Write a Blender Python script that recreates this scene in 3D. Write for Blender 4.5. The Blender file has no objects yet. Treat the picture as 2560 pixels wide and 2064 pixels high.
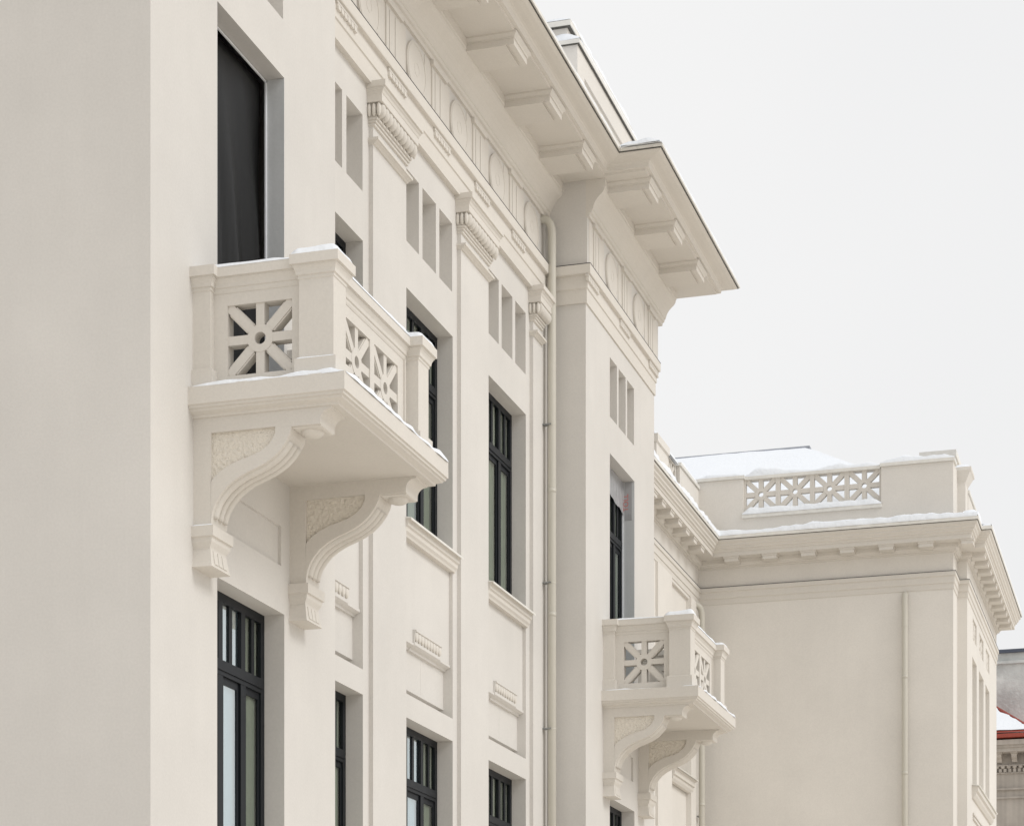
import bpy, bmesh, math, random
from mathutils import Vector, noise
R = math.radians
scene = bpy.context.scene
H = 1.6                                    # eye height: all heights below are measured from the eye

# ------------------------------------------------------------------ camera, sky, sun, exposure
cd = bpy.data.cameras.new('camera'); cam = bpy.data.objects.new('camera', cd)
scene.collection.objects.link(cam); scene.camera = cam
TH = math.atan(1705 / 5560)
cam.location = (0, 0, H); cam.rotation_euler = (R(90), 0, TH)
cd.sensor_width = 36; cd.lens = 78.19; cd.shift_y = 0.6957
cd.clip_start = 0.1; cd.clip_end = 3000

SUN_EL, SUN_AZ = 40, 100                    # azimuth measured from +Y towards +X
w = bpy.data.worlds.new('World'); scene.world = w; w.use_nodes = True
nt = w.node_tree; bg = nt.nodes['Background']
sky = nt.nodes.new('ShaderNodeTexSky'); sky.sky_type = 'NISHITA'; sky.sun_disc = False
sky.sun_elevation = R(SUN_EL); sky.sun_rotation = R(SUN_AZ)
sky.air_density = 1.0; sky.dust_density = 4.0
sc_ = nt.nodes.new('ShaderNodeVectorMath'); sc_.operation = 'SCALE'; sc_.inputs['Scale'].default_value = 0.9
nt.links.new(sky.outputs[0], sc_.inputs[0])
tc = nt.nodes.new('ShaderNodeTexCoord'); nz = nt.nodes.new('ShaderNodeTexNoise')
nz.inputs['Scale'].default_value = 2.2; nz.inputs['Detail'].default_value = 3; nz.inputs['Roughness'].default_value = .45
nt.links.new(tc.outputs['Generated'], nz.inputs['Vector'])
cr = nt.nodes.new('ShaderNodeValToRGB')
cr.color_ramp.elements[0].position = .3; cr.color_ramp.elements[0].color = (8.95, 8.95, 8.98, 1)
cr.color_ramp.elements[1].position = .72; cr.color_ramp.elements[1].color = (9.7, 9.65, 9.57, 1)
nt.links.new(nz.outputs['Fac'], cr.inputs['Fac'])
mx = nt.nodes.new('ShaderNodeMixRGB'); mx.inputs['Fac'].default_value = .93
nt.links.new(sc_.outputs[0], mx.inputs[1]); nt.links.new(cr.outputs[0], mx.inputs[2])
# sky dimmed behind the viewer, added to darken the walls that face the viewer
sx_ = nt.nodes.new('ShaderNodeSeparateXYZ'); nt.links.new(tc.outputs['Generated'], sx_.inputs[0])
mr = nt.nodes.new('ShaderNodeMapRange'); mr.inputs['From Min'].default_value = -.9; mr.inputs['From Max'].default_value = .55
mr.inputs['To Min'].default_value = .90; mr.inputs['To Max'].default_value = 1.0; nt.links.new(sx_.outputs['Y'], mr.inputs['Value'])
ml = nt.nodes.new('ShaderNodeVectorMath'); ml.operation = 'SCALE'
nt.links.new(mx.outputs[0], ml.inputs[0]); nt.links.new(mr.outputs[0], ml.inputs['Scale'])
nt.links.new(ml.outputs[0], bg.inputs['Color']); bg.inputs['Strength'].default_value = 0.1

sl = bpy.data.lights.new('sun', 'SUN'); sl.energy = 1.32; sl.angle = R(26); sl.color = (1, .985, .965)
so = bpy.data.objects.new('sun', sl); scene.collection.objects.link(so)
sd = Vector((math.sin(R(SUN_AZ)) * math.cos(R(SUN_EL)), math.cos(R(SUN_AZ)) * math.cos(R(SUN_EL)), math.sin(R(SUN_EL))))
so.rotation_euler = sd.to_track_quat('Z', 'Y').to_euler()
so.location = sd * 100
scene.view_settings.view_transform = 'Standard'; scene.view_settings.look = 'None'
scene.view_settings.exposure = 0.0; scene.view_settings.gamma = 1

# ------------------------------------------------------------------ materials
def nodes(name):
    m = bpy.data.materials.new(name); m.use_nodes = True
    t = m.node_tree; return m, t, t.nodes['Principled BSDF']

def plaster(name, col, var=.07, rough=.9, bump=.12, scale=60., dist=.004, streak=.010):
    m, t, b = nodes(name)
    N, L = t.nodes.new, t.links.new
    geo = N('ShaderNodeNewGeometry')
    n1 = N('ShaderNodeTexNoise'); n1.inputs['Scale'].default_value = .55; n1.inputs['Detail'].default_value = 5
    n1.inputs['Roughness'].default_value = .62
    L(geo.outputs['Position'], n1.inputs['Vector'])
    mp = N('ShaderNodeMapping'); mp.inputs['Scale'].default_value = (5, 5, .22)
    L(geo.outputs['Position'], mp.inputs['Vector'])
    n2 = N('ShaderNodeTexNoise'); n2.inputs['Scale'].default_value = 1.4; n2.inputs['Detail'].default_value = 4
    L(mp.outputs[0], n2.inputs['Vector'])
    n3 = N('ShaderNodeTexNoise'); n3.inputs['Scale'].default_value = 45; n3.inputs['Detail'].default_value = 2
    L(geo.outputs['Position'], n3.inputs['Vector'])
    def rng(src, a, c):
        r = N('ShaderNodeMapRange'); r.inputs['From Min'].default_value = .3; r.inputs['From Max'].default_value = .7
        r.inputs['To Min'].default_value = a; r.inputs['To Max'].default_value = c
        L(src, r.inputs['Value']); return r.outputs[0]
    a = rng(n1.outputs['Fac'], 1 - var, 1 + var * .4); s = rng(n2.outputs['Fac'], 1 - streak, 1 + streak * .5)
    g = rng(n3.outputs['Fac'], .975, 1.025)
    m1 = N('ShaderNodeMath'); m1.operation = 'MULTIPLY'; L(a, m1.inputs[0]); L(s, m1.inputs[1])
    m2 = N('ShaderNodeMath'); m2.operation = 'MULTIPLY'; L(m1.outputs[0], m2.inputs[0]); L(g, m2.inputs[1])
    v = N('ShaderNodeVectorMath'); v.operation = 'SCALE'; v.inputs[0].default_value = col
    L(m2.outputs[0], v.inputs['Scale']); L(v.outputs[0], b.inputs['Base Color'])
    b.inputs['Roughness'].default_value = rough; b.inputs['Specular IOR Level'].default_value = .25
    n4 = N('ShaderNodeTexNoise'); n4.inputs['Scale'].default_value = scale; n4.inputs['Detail'].default_value = 4
    L(geo.outputs['Position'], n4.inputs['Vector'])
    bp = N('ShaderNodeBump'); bp.inputs['Strength'].default_value = bump; bp.inputs['Distance'].default_value = dist
    L(n4.outputs['Fac'], bp.inputs['Height']); L(bp.outputs[0], b.inputs['Normal'])
    return m

def plain(name, col, rough=.6, metal=0., spec=.5, lo=.86, hi=1.12):
    m, t, b = nodes(name)
    N, L = t.nodes.new, t.links.new
    geo = N('ShaderNodeNewGeometry'); n = N('ShaderNodeTexNoise'); n.inputs['Scale'].default_value = 9
    L(geo.outputs['Position'], n.inputs['Vector'])
    r = N('ShaderNodeMapRange'); r.inputs['To Min'].default_value = lo; r.inputs['To Max'].default_value = hi
    L(n.outputs['Fac'], r.inputs['Value'])
    v = N('ShaderNodeVectorMath'); v.operation = 'SCALE'; v.inputs[0].default_value = col
    L(r.outputs[0], v.inputs['Scale']); L(v.outputs[0], b.inputs['Base Color'])
    b.inputs['Roughness'].default_value = rough; b.inputs['Metallic'].default_value = metal
    b.inputs['Specular IOR Level'].default_value = spec
    return m

CREAM = (.655, .633, .598)
M = {}
M['plaster'] = plaster('cream_plaster', CREAM)
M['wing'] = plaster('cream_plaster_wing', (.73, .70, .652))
M['mould'] = plaster('cream_moulding', (.670, .637, .585), var=.05, streak=.01)
M['stucco'] = plaster('rough_stucco', (.79, .74, .655), bump=1.0, scale=32, dist=.034, rough=.95)
M['reveal'] = plaster('grey_render', (.60, .615, .62), var=.14, bump=.3, scale=40, streak=.06)
M['frame'] = plain('anthracite_frame', (.006, .008, .011), .5, 0, .28)
M['gutter'] = plain('cream_sheet_metal', (.76, .745, .70), .5)
M['drip'] = plain('dark_drip_edge', (.07, .068, .06), .5)
M['pipe'] = plain('cream_painted_pipe', (.56, .54, .475), .45, 0, .4, .97, 1.03)
M['clip'] = plain('zinc_clip', (.30, .31, .31), .4, .7)
M['sheet'] = plain('black_plastic_sheet', (.007, .007, .007), .45, 0, .22)
M['dark'] = plain('dark_interior', (.02, .022, .02), .9)
M['curtain'] = plain('sage_curtain', (.19, .20, .172), .9)
M['whitecurtain'] = plain('white_curtain', (.66, .70, .71), .9)
M['bead'] = plain('white_corner_bead', (.80, .82, .85), .5)
M['red'] = plain('red_print', (.55, .12, .10), .6)
M['crackdark'] = plain('bitumen_flashing', (.02, .02, .025), .6)
M['roof'] = plain('grey_roof_sheet', (.36, .38, .43), .5)
M['redroof'] = plain('red_roof_sheet', (.30, .05, .03), .5)
M['slate'] = plain('dark_coping', (.07, .085, .12), .5)
M['rough'] = plaster('weathered_grey_render', (.66, .685, .675), var=.5, bump=.8, scale=8, dist=.03, streak=.0)
M['stone'] = plaster('soot_stained_stone', (.47, .43, .385), var=.30, bump=.5, scale=14, dist=.01, streak=.14)
M['ground'] = plaster('trodden_snow', (.86, .80, .72), var=.12, bump=.3, scale=3)

def glass(name, refl, tint):
    m, t, b = nodes(name)
    N, L = t.nodes.new, t.links.new
    tr = N('ShaderNodeBsdfTransparent'); tr.inputs[0].default_value = tint
    gl = N('ShaderNodeBsdfGlossy'); gl.inputs['Roughness'].default_value = .015; gl.inputs['Color'].default_value = (.93, .98, .98, 1)
    geo = N('ShaderNodeNewGeometry'); n = N('ShaderNodeTexNoise'); n.inputs['Scale'].default_value = .9
    L(geo.outputs['Position'], n.inputs['Vector'])
    bp = N('ShaderNodeBump'); bp.inputs['Strength'].default_value = .05; bp.inputs['Distance'].default_value = .05
    L(n.outputs['Fac'], bp.inputs['Height']); L(bp.outputs[0], gl.inputs['Normal'])
    fr = N('ShaderNodeFresnel'); fr.inputs['IOR'].default_value = refl
    bf = N('ShaderNodeMath'); bf.operation = 'SUBTRACT'; bf.inputs[0].default_value = 1; L(geo.outputs['Backfacing'], bf.inputs[1])
    fm_ = N('ShaderNodeMath'); fm_.operation = 'MULTIPLY'; L(fr.outputs[0], fm_.inputs[0]); L(bf.outputs[0], fm_.inputs[1])
    mi = N('ShaderNodeMixShader'); L(fm_.outputs[0], mi.inputs[0]); L(tr.outputs[0], mi.inputs[1]); L(gl.outputs[0], mi.inputs[2])
    L(mi.outputs[0], t.nodes['Material Output'].inputs['Surface'])
    return m
M['glass'] = glass('window_glass', 1.7, (.93, .96, .93, 1))
M['coated'] = glass('coated_glass', 8.0, (.85, .92, .95, 1))
def film():
    m, t, b = nodes('clear_plastic_film')
    b.inputs['Base Color'].default_value = (.46, .46, .47, 1); b.inputs['Roughness'].default_value = .25
    b.inputs['Alpha'].default_value = .8
    N, L = t.nodes.new, t.links.new
    geo = N('ShaderNodeNewGeometry'); mp = N('ShaderNodeMapping'); mp.inputs['Scale'].default_value = (6, 16, 5); mp.inputs['Rotation'].default_value = (R(35), 0, 0)
    L(geo.outputs['Position'], mp.inputs[0])
    n = N('ShaderNodeTexNoise'); n.inputs['Scale'].default_value = 1.2; n.inputs['Detail'].default_value = 4
    L(mp.outputs[0], n.inputs['Vector'])
    bp = N('ShaderNodeBump'); bp.inputs['Strength'].default_value = .8; bp.inputs['Distance'].default_value = .03
    L(n.outputs['Fac'], bp.inputs['Height']); L(bp.outputs[0], b.inputs['Normal'])
    return m
M['film'] = film()
def snow_mat():
    m, t, b = nodes('snow')
    b.inputs['Base Color'].default_value = (.84, .87, .91, 1); b.inputs['Roughness'].default_value = .7
    N, L = t.nodes.new, t.links.new
    geo = N('ShaderNodeNewGeometry'); n = N('ShaderNodeTexNoise'); n.inputs['Scale'].default_value = 14; n.inputs['Detail'].default_value = 6
    L(geo.outputs['Position'], n.inputs['Vector'])
    bp = N('ShaderNodeBump'); bp.inputs['Strength'].default_value = .5; bp.inputs['Distance'].default_value = .03
    L(n.outputs['Fac'], bp.inputs['Height']); L(bp.outputs[0], b.inputs['Normal'])
    return m
M['snow'] = snow_mat()

# ------------------------------------------------------------------ mesh helpers
class FA:                                   # a frame on a wall facing +X (u runs along +Y, d outwards)
    def __init__(s, X): s.X = X
    def pt(s, u, d, z): return (s.X + d, u, z)
class FB:                                   # a frame on a wall facing -Y (u runs along +X)
    def __init__(s, Y): s.Y = Y
    def pt(s, u, d, z): return (u, s.Y - d, z)
class FC:                                   # a frame on a wall facing +Y
    def __init__(s, Y): s.Y = Y
    def pt(s, u, d, z): return (u, s.Y + d, z)

class MB:
    def __init__(s): s.v = []; s.f = []; s.smooth = False
    def quad(s, *p):
        n = len(s.v); s.v += list(p); s.f.append(tuple(range(n, n + len(p))))
    def box(s, F, u0, u1, d0, d1, z0, z1):
        n = len(s.v)
        s.v += [F.pt(u, d, z) for z in (z0, z1) for d in (d0, d1) for u in (u0, u1)]
        for a in ((0, 1, 3, 2), (4, 5, 7, 6), (0, 1, 5, 4), (2, 3, 7, 6), (0, 2, 6, 4), (1, 3, 7, 5)):
            s.f.append(tuple(n + i for i in a))
    def prism(s, F, poly, d0, d1):          # poly in (u, z), extruded along d
        n = len(s.v); k = len(poly)
        s.v += [F.pt(u, d0, z) for u, z in poly] + [F.pt(u, d1, z) for u, z in poly]
        s.f.append(tuple(range(n, n + k))); s.f.append(tuple(range(n + k, n + 2 * k)))
        for i in range(k):
            j = (i + 1) % k; s.f.append((n + i, n + j, n + k + j, n + k + i))
    def prof(s, F, poly, u0, u1):           # poly in (d, z), extruded along u
        n = len(s.v); k = len(poly)
        s.v += [F.pt(u0, d, z) for d, z in poly] + [F.pt(u1, d, z) for d, z in poly]
        s.f.append(tuple(range(n, n + k))); s.f.append(tuple(range(n + k, n + 2 * k)))
        for i in range(k):
            j = (i + 1) % k; s.f.append((n + i, n + j, n + k + j, n + k + i))
    def loft(s, rings):                     # rings of (x0, x1, y0, y1, z)
        n = len(s.v)
        for x0, x1, y0, y1, z in rings: s.v += [(x0, y0, z), (x1, y0, z), (x1, y1, z), (x0, y1, z)]
        for r in range(len(rings) - 1):
            for i in range(4):
                j = (i + 1) % 4; a = n + 4 * r; s.f.append((a + i, a + j, a + 4 + j, a + 4 + i))
        s.f.append((n, n + 1, n + 2, n + 3)); a = n + 4 * (len(rings) - 1); s.f.append((a, a + 1, a + 2, a + 3))
    def sweep(s, path, poly):               # mitred sweep in plan: outwards = right hand of travel; poly in (offset, z)
        nm = []
        for a, b in zip(path, path[1:]):
            dx, dy = b[0] - a[0], b[1] - a[1]; l = math.hypot(dx, dy); nm.append((dy / l, -dx / l))
        n = len(s.v); k = len(poly)
        for i, p in enumerate(path):
            if i == 0: m = nm[0]
            elif i == len(path) - 1: m = nm[-1]
            else:
                a, b = nm[i - 1], nm[i]; q = 1 + a[0] * b[0] + a[1] * b[1]; m = ((a[0] + b[0]) / q, (a[1] + b[1]) / q)
            s.v += [(p[0] + m[0] * o, p[1] + m[1] * o, z) for o, z in poly]
        for r in range(len(path) - 1):
            for i in range(k):
                j = (i + 1) % k; a = n + k * r; s.f.append((a + i, a + j, a + k + j, a + k + i))
        s.f.append(tuple(range(n, n + k))); a = n + k * (len(path) - 1); s.f.append(tuple(range(a, a + k)))
    def tube(s, pts, r, k=14, sx=1.0):
        pts = [Vector(p) for p in pts]; n = len(s.v); up = None
        for i, p in enumerate(pts):
            t = (pts[min(i + 1, len(pts) - 1)] - pts[max(i - 1, 0)]).normalized()
            if up is None:
                up = Vector((1, 0, 0)) if abs(t.x) < .9 else Vector((0, 1, 0))
            a = (up - t * up.dot(t)).normalized(); b = t.cross(a); up = a
            for j in range(k):
                c = 2 * math.pi * j / k; q = p + a * (r * math.cos(c)) + b * (r * sx * math.sin(c)); s.v.append(tuple(q))
        for i in range(len(pts) - 1):
            for j in range(k):
                jj = (j + 1) % k; s.f.append((n + i * k + j, n + i * k + jj, n + (i + 1) * k + jj, n + (i + 1) * k + j))
        s.f.append(tuple(n + j for j in range(k))); e = n + (len(pts) - 1) * k; s.f.append(tuple(e + j for j in range(k)))
    def ell(s, c, rx, ry, rz, k=10, m=6):
        n = len(s.v)
        for i in range(m + 1):
            th = math.pi * i / m
            for j in range(k):
                ph = 2 * math.pi * j / k
                s.v.append((c[0] + rx * math.sin(th) * math.cos(ph), c[1] + ry * math.sin(th) * math.sin(ph), c[2] + rz * math.cos(th)))
        for i in range(m):
            for j in range(k):
                jj = (j + 1) % k; s.f.append((n + i * k + j, n + i * k + jj, n + (i + 1) * k + jj, n + (i + 1) * k + j))
    def wall(s, F, u0, u1, z0, z1, ops=(), back=()):   # ops: (u0, u1, z0, z1, depth, has_back)
        us = sorted({u0, u1} | {o[0] for o in ops} | {o[1] for o in ops}); us = [u for u in us if u0 <= u <= u1]
        zs = sorted({z0, z1} | {o[2] for o in ops} | {o[3] for o in ops}); zs = [z for z in zs if z0 <= z <= z1]
        for a, b in zip(us, us[1:]):
            for c, d in zip(zs, zs[1:]):
                mu, mz = (a + b) / 2, (c + d) / 2
                if any(o[0] < mu < o[1] and o[2] < mz < o[3] for o in ops): continue
                s.quad(F.pt(a, 0, c), F.pt(b, 0, c), F.pt(b, 0, d), F.pt(a, 0, d))
        for o in ops:
            a, b, c, d, e = o[:5]
            s.quad(F.pt(a, 0, c), F.pt(a, -e, c), F.pt(a, -e, d), F.pt(a, 0, d))
            s.quad(F.pt(b, 0, c), F.pt(b, -e, c), F.pt(b, -e, d), F.pt(b, 0, d))
            s.quad(F.pt(a, 0, c), F.pt(b, 0, c), F.pt(b, -e, c), F.pt(a, -e, c))
            s.quad(F.pt(a, 0, d), F.pt(b, 0, d), F.pt(b, -e, d), F.pt(a, -e, d))
            if o[5]: s.quad(F.pt(a, -e, c), F.pt(b, -e, c), F.pt(b, -e, d), F.pt(a, -e, d))
    def build(s, name, mat, parent=None, smooth=False, weld=False):
        me = bpy.data.meshes.new(name)
        o = ORG.get(parent, (0, 0, 0)) if parent else (0, 0, 0)
        me.from_pydata([(x - o[0], y - o[1], z + H - o[2]) for x, y, z in s.v], [], s.f)
        bm = bmesh.new(); bm.from_mesh(me)
        if weld: bmesh.ops.remove_doubles(bm, verts=bm.verts, dist=1e-5)
        bmesh.ops.recalc_face_normals(bm, faces=bm.faces)
        bm.to_mesh(me); bm.free()
        if smooth:
            for p in me.polygons: p.use_smooth = True
        me.materials.append(M[mat])
        ob = bpy.data.objects.new(name, me); scene.collection.objects.link(ob)
        if parent: ob.parent = parent; ORG[ob] = o
        return ob
ORG = {}
def tag(o, label, cat, group=None, kind=None):
    if label: o['label'] = label
    if cat: o['category'] = cat
    if group: o['group'] = group
    if kind: o['kind'] = kind
    return o
def thing(name, label, cat, loc, group=None):
    o = bpy.data.objects.new(name, None); scene.collection.objects.link(o)
    o.location = loc; o.empty_display_size = .5; ORG[o] = tuple(loc)
    return tag(o, label, cat, group)
def structure(o): o['kind'] = 'structure'; return o
def copy_part(o, parent, off):
    c = o.copy(); scene.collection.objects.link(c); c.parent = parent; ORG[c] = ORG.get(o, (0, 0, 0))
    c.location = (o.location[0] + off[0], o.location[1] + off[1], o.location[2] + off[2]); return c
def copy_tree(o, parent, off):
    c = copy_part(o, parent, off)
    for ch in o.children: copy_part(ch, c, (0, 0, 0))
    return c
GZ = -H                                     # ground level seen from the eye

# ------------------------------------------------------------------ ground
g = MB(); g.quad((-700, -300, GZ), (700, -300, GZ), (700, 1100, GZ), (-700, 1100, GZ))
structure(g.build('ground', 'ground'))

# ------------------------------------------------------------------ lattice panel used by balconies and the roof parapet
def lattice(mb, F, cu, cz, hw, hh, d1, th, bw=.075, step=True):
    """eight-spoked lattice in an opening hw x hh (half sizes); d1 = front face, th = thickness"""
    def bar(a, b, w, e):
        dx, dz = b[0] - a[0], b[1] - a[1]; l = math.hypot(dx, dz); nx, nz_ = -dz / l * w / 2, dx / l * w / 2
        mb.prism(F, [(cu + a[0] + nx, cz + a[1] + nz_), (cu + b[0] + nx, cz + b[1] + nz_), (cu + b[0] - nx, cz + b[1] - nz_), (cu + a[0] - nx, cz + a[1] - nz_)], d1 - th + e, d1 - e)
        if step:                            # stepped fillet along both sides of the bar, set back from the face
            w2 = w * 1.32; nx, nz_ = nx * 1.32, nz_ * 1.32
            a2 = (a[0] + (b[0] - a[0]) * .16, a[1] + (b[1] - a[1]) * .16); b2 = (a[0] + (b[0] - a[0]) * .86, a[1] + (b[1] - a[1]) * .86)
            mb.prism(F, [(cu + a2[0] + nx, cz + a2[1] + nz_), (cu + b2[0] + nx, cz + b2[1] + nz_), (cu + b2[0] - nx, cz + b2[1] - nz_), (cu + a2[0] - nx, cz + a2[1] - nz_)], d1 - th + .004, d1 - .022)
    r = hw * .24
    st = step
    for sx in (-1, 1):
        step = False
        bar((sx * r, 0), (sx * (hw + .01), 0), bw, .010)
        bar((0, sx * r), (0, sx * (hh + .01)), bw, .011)
        step = st
        for sz in (-1, 1): bar((sx * r * .7, sz * r * .7), (sx * (hw - .012), sz * (hh - .012)), bw * .98, .012)
        for sz in (-1, 1):
            q = bw * .82
            mb.prism(F, [(cu + sx * (hw + .005), cz + sz * (hh + .005)), (cu + sx * (hw - q), cz + sz * (hh + .005)), (cu + sx * (hw - q), cz + sz * (hh - q)), (cu + sx * (hw + .005), cz + sz * (hh - q))], d1 - th + .002, d1 - .0145)
    k = 20; ro, ri = hw * .40, hw * .175
    for i in range(k):
        a, b = 2 * math.pi * i / k, 2 * math.pi * (i + 1) / k
        P = lambda rr, t: (cu + rr * math.cos(t), cz + rr * math.sin(t))
        mb.prism(F, [P(ri, a), P(ro, a), P(ro, b), P(ri, b)], d1 - th + .006, d1 - .0075)
def pierced(mb, F, u0, u1, z0, z1, centres, hw, hh, d1, th):
    """solid margins of a panel round its lattice openings"""
    cz = centres[0][1]
    mb.box(F, u0, u1, d1 - th, d1, z0, cz - hh); mb.box(F, u0, u1, d1 - th, d1, cz + hh, z1)
    e = [u0] + [v for c in centres for v in (c[0] - hw, c[0] + hw)] + [u1]
    for a, b in zip(e[::2], e[1::2]):
        if b - a > .002: mb.box(F, a, b, d1 - th, d1, cz - hh, cz + hh)

# ------------------------------------------------------------------ window builder
def window(F, u0, u1, z0, z1, depth, tz, parent, leaves=3, glassy=('glass',) * 3, curt=('curtain',) * 3, thick=.085, film_=False):
    f = MB(); d0, d1 = -depth - .022, -depth + .012
    t = thick
    f.box(F, u0, u0 + t, d0, d1, z0, z1); f.box(F, u1 - t, u1, d0, d1, z0, z1)
    f.box(F, u0 + t, u1 - t, d0, d1, z1 - t, z1); f.box(F, u0 + t, u1 - t, d0, d1, z0, z0 + t)
    f.box(F, u0 + t, u1 - t, d0 - .004, d1 + .022, tz - .045, tz + .045)
    f.box(F, u0 + t, u1 - t, d0 - .002, d1 + .010, tz - .085, tz - .045)
    lw = (u1 - u0) / leaves
    for i in range(1, leaves):
        c = u0 + lw * i
        f.box(F, c - .055, c + .055, d0 + .002, d1 + .006, z0 + t, tz - .085); f.box(F, c - .045, c + .045, d0 + .002, d1 + .006, tz + .045, z1 - t)
    for i in range(leaves):
        c = u0 + lw * (i + .5); f.box(F, c - .034, c + .034, d0 + .006, d1 - .008, tz + .045, z1 - t)
        a, b = u0 + lw * i + .058, u0 + lw * (i + 1) - .058     # casement sash, a little behind the frame
        if i == 0: a = u0 + t
        if i == leaves - 1: b = u1 - t
        f.box(F, a, a + .045, d0 + .010, d1 - .014, z0 + t, tz - .085); f.box(F, b - .045, b, d0 + .010, d1 - .014, z0 + t, tz - .085)
        f.box(F, a + .045, b - .045, d0 + .010, d1 - .014, tz - .15, tz - .085); f.box(F, a + .045, b - .045, d0 + .010, d1 - .014, z0 + t, z0 + t + .06)
    fr = f.build('window', 'frame', parent)
    dm = -depth - .011
    for i in range(leaves):
        a, b = u0 + lw * i + .03, u0 + lw * (i + 1) - .03
        p = MB(); p.box(F, a, b, dm - .006, dm, z0 + .03, z1 - .03); p.build('pane', glassy[i], fr)
        cm = MB(); k = 28
        for j in range(k):
            ua, ub = a - .03 + (b - a + .06) * j / k, a - .03 + (b - a + .06) * (j + 1) / k
            wv = lambda u: -depth - .038 + .005 * math.sin(u * 46 + i) + .004 * math.sin(u * 19 + i * 2)
            cm.quad(F.pt(ua, wv(ua), z0), F.pt(ub, wv(ub), z0), F.pt(ub, wv(ub), z1), F.pt(ua, wv(ua), z1))
        cm.build('curtain', curt[i], fr, smooth=True)
    bk = MB(); bk.box(F, u0 - .05, u1 + .05, -depth - .30, -depth - .26, z0 - .05, z1 + .05)
    bk.build('room_backdrop', 'dark', fr)
    return fr

# ------------------------------------------------------------------ THE TALL CREAM BUILDING
PX, BX, PLX = -8.0, -8.60, -8.55            # pavilion fronts, bay walls, pilaster fronts
NY0, NY1, FY0, FY1 = 16.2, 20.21, 29.55, 33.6
TALL = thing('mansion', 'tall cream plastered building with a deep bracketed cornice, carved pilasters and two lattice balconies', 'building', (-12, 25, 0))
a0 = FA(PX); ab = FA(BX)
TOPW = 12.6
def pavilion(y0, y1, wc, name):
    n = MB(); wu = (wc - .735, wc + .735)
    tri = [(wc - .735 + i * .51, wc - .735 + i * .51 + .42, 10.155, 11.005, .28, True) for i in range(3)]
    n.wall(a0, y0, y1, GZ, TOPW, [(wu[0], wu[1], 6.15, 9.63, .20, False), (wu[0], wu[1], 1.2, 4.70, .21, False), (wc - .66, wc + .66, 5.13, 5.49, .03, True)] + tri)
    n.wall(FB(y0), -14, PX, GZ, 13.2); n.wall(FC(y1), -14, PX, GZ, 13.2)
    return n.build('pavilion_wall', 'plaster', TALL, weld=True)
NC, FC_ = 18.21, 31.60
pavilion(NY0, NY1, NC, 'a'); pavilion(FY0, FY1, FC_, 'b')

# bay walls between the pilasters, with windows, blind slots and sunk spandrel panels
bays = [(20.84, 22.54), (23.88, 25.59), (26.98, 28.68)]
GR = [('glass', 'coated', 'glass'), ('coated', 'coated', 'glass'), ('glass', 'glass', 'glass')]
CU = [('curtain', 'whitecurtain', 'curtain'), ('whitecurtain', 'whitecurtain', 'curtain'), ('curtain', 'curtain', 'curtain')]
edges = [NY1, 23.24, 26.33, FY0]
for i, (wa, wb) in enumerate(bays):
    n = MB(); e0, e1 = edges[i], edges[i + 1]
    tri = [(wa + j * .605, wa + j * .605 + .48, 10.103, 10.93, .30, True) for j in range(3)]
    n.wall(ab, e0, e1, GZ, 11.45, [(wa, wb, 6.9, 9.57, .21, False), (wa, wb, 1.2, 4.665, .21, False), (wa, wb, 4.937, 6.72, .30, False)] + tri)
    n.build('bay_wall', 'plaster', TALL, weld=True)
    # sunk spandrel: upper field, lower field deeper, weathered sill, ledge and a carved egg block
    s = MB()
    s.prof(ab, [(-.31, 6.72), (-.045, 6.72), (-.045, 5.55), (-.12, 5.55), (-.12, 5.048), (-.18, 5.046), (-.18, 4.938), (-.31, 4.938)], wa + .001, wb - .001)
    c = (wa + wb) / 2
    s.prof(ab, [(-.13, 5.505), (-.095, 5.51), (-.09, 5.53), (-.06, 5.54), (-.03, 5.555), (-.03, 5.583), (-.13, 5.587)], wa + .003, c - .47)
    s.prof(ab, [(-.13, 5.505), (-.095, 5.51), (-.09, 5.53), (-.06, 5.54), (-.03, 5.555), (-.03, 5.583), (-.13, 5.587)], c + .47, wb - .003)
    s.prof(ab, [(-.13, 5.50), (-.085, 5.505), (-.08, 5.53), (-.045, 5.545), (-.02, 5.565), (-.018, 5.60), (-.13, 5.60)], c - .47, c + .47)
    s.prof(ab, [(-.05, 5.601), (-.03, 5.601), (-.022, 5.64), (-.016, 5.69), (-.012, 5.715), (.002, 5.719), (.002, 5.74), (-.05, 5.742)], c - .465, c + .465)
    if i: s.box(ab, c + .02, c + .024, -.125, -.1185, 5.06, 5.48)
    sp = s.build('spandrel_panel', 'plaster', TALL)
    eg = MB()
    for k in range(9): eg.ell((BX - .018, c - .412 + k * .103, 5.662), .022, .042, .058)
    eg.build('egg_ornament', 'mould', sp, smooth=True)
    # window sill between the pilasters
    sl_ = MB()
    sl_.prof(ab, [(-.06, 6.71), (.02, 6.71), (.03, 6.735), (.05, 6.76), (.055, 6.80), (.075, 6.815), (.08, 6.87), (.10, 6.885), (-.06, 6.90)], 23.77 + (i - 1) * 3.09, 25.63 + (i - 1) * 3.09)
    so_ = sl_.build('window_sill', 'mould', TALL)
    cp = MB(); cp.prof(ab, [(-.2, 6.905), (.118, 6.885), (.118, 6.868), (.122, 6.868), (.124, 6.893), (-.2, 6.965)], 23.76 + (i - 1) * 3.09, 25.65 + (i - 1) * 3.09)
    cp.build('sill_flashing', 'gutter', so_)
    window(ab, wa, wb, 6.92, 9.57, .21, 8.87, TALL, curt=('curtain',) * 3)
    window(ab, wa, wb, 1.2, 4.665, .21, 4.01, TALL, glassy=GR[i], curt=CU[i])

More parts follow.
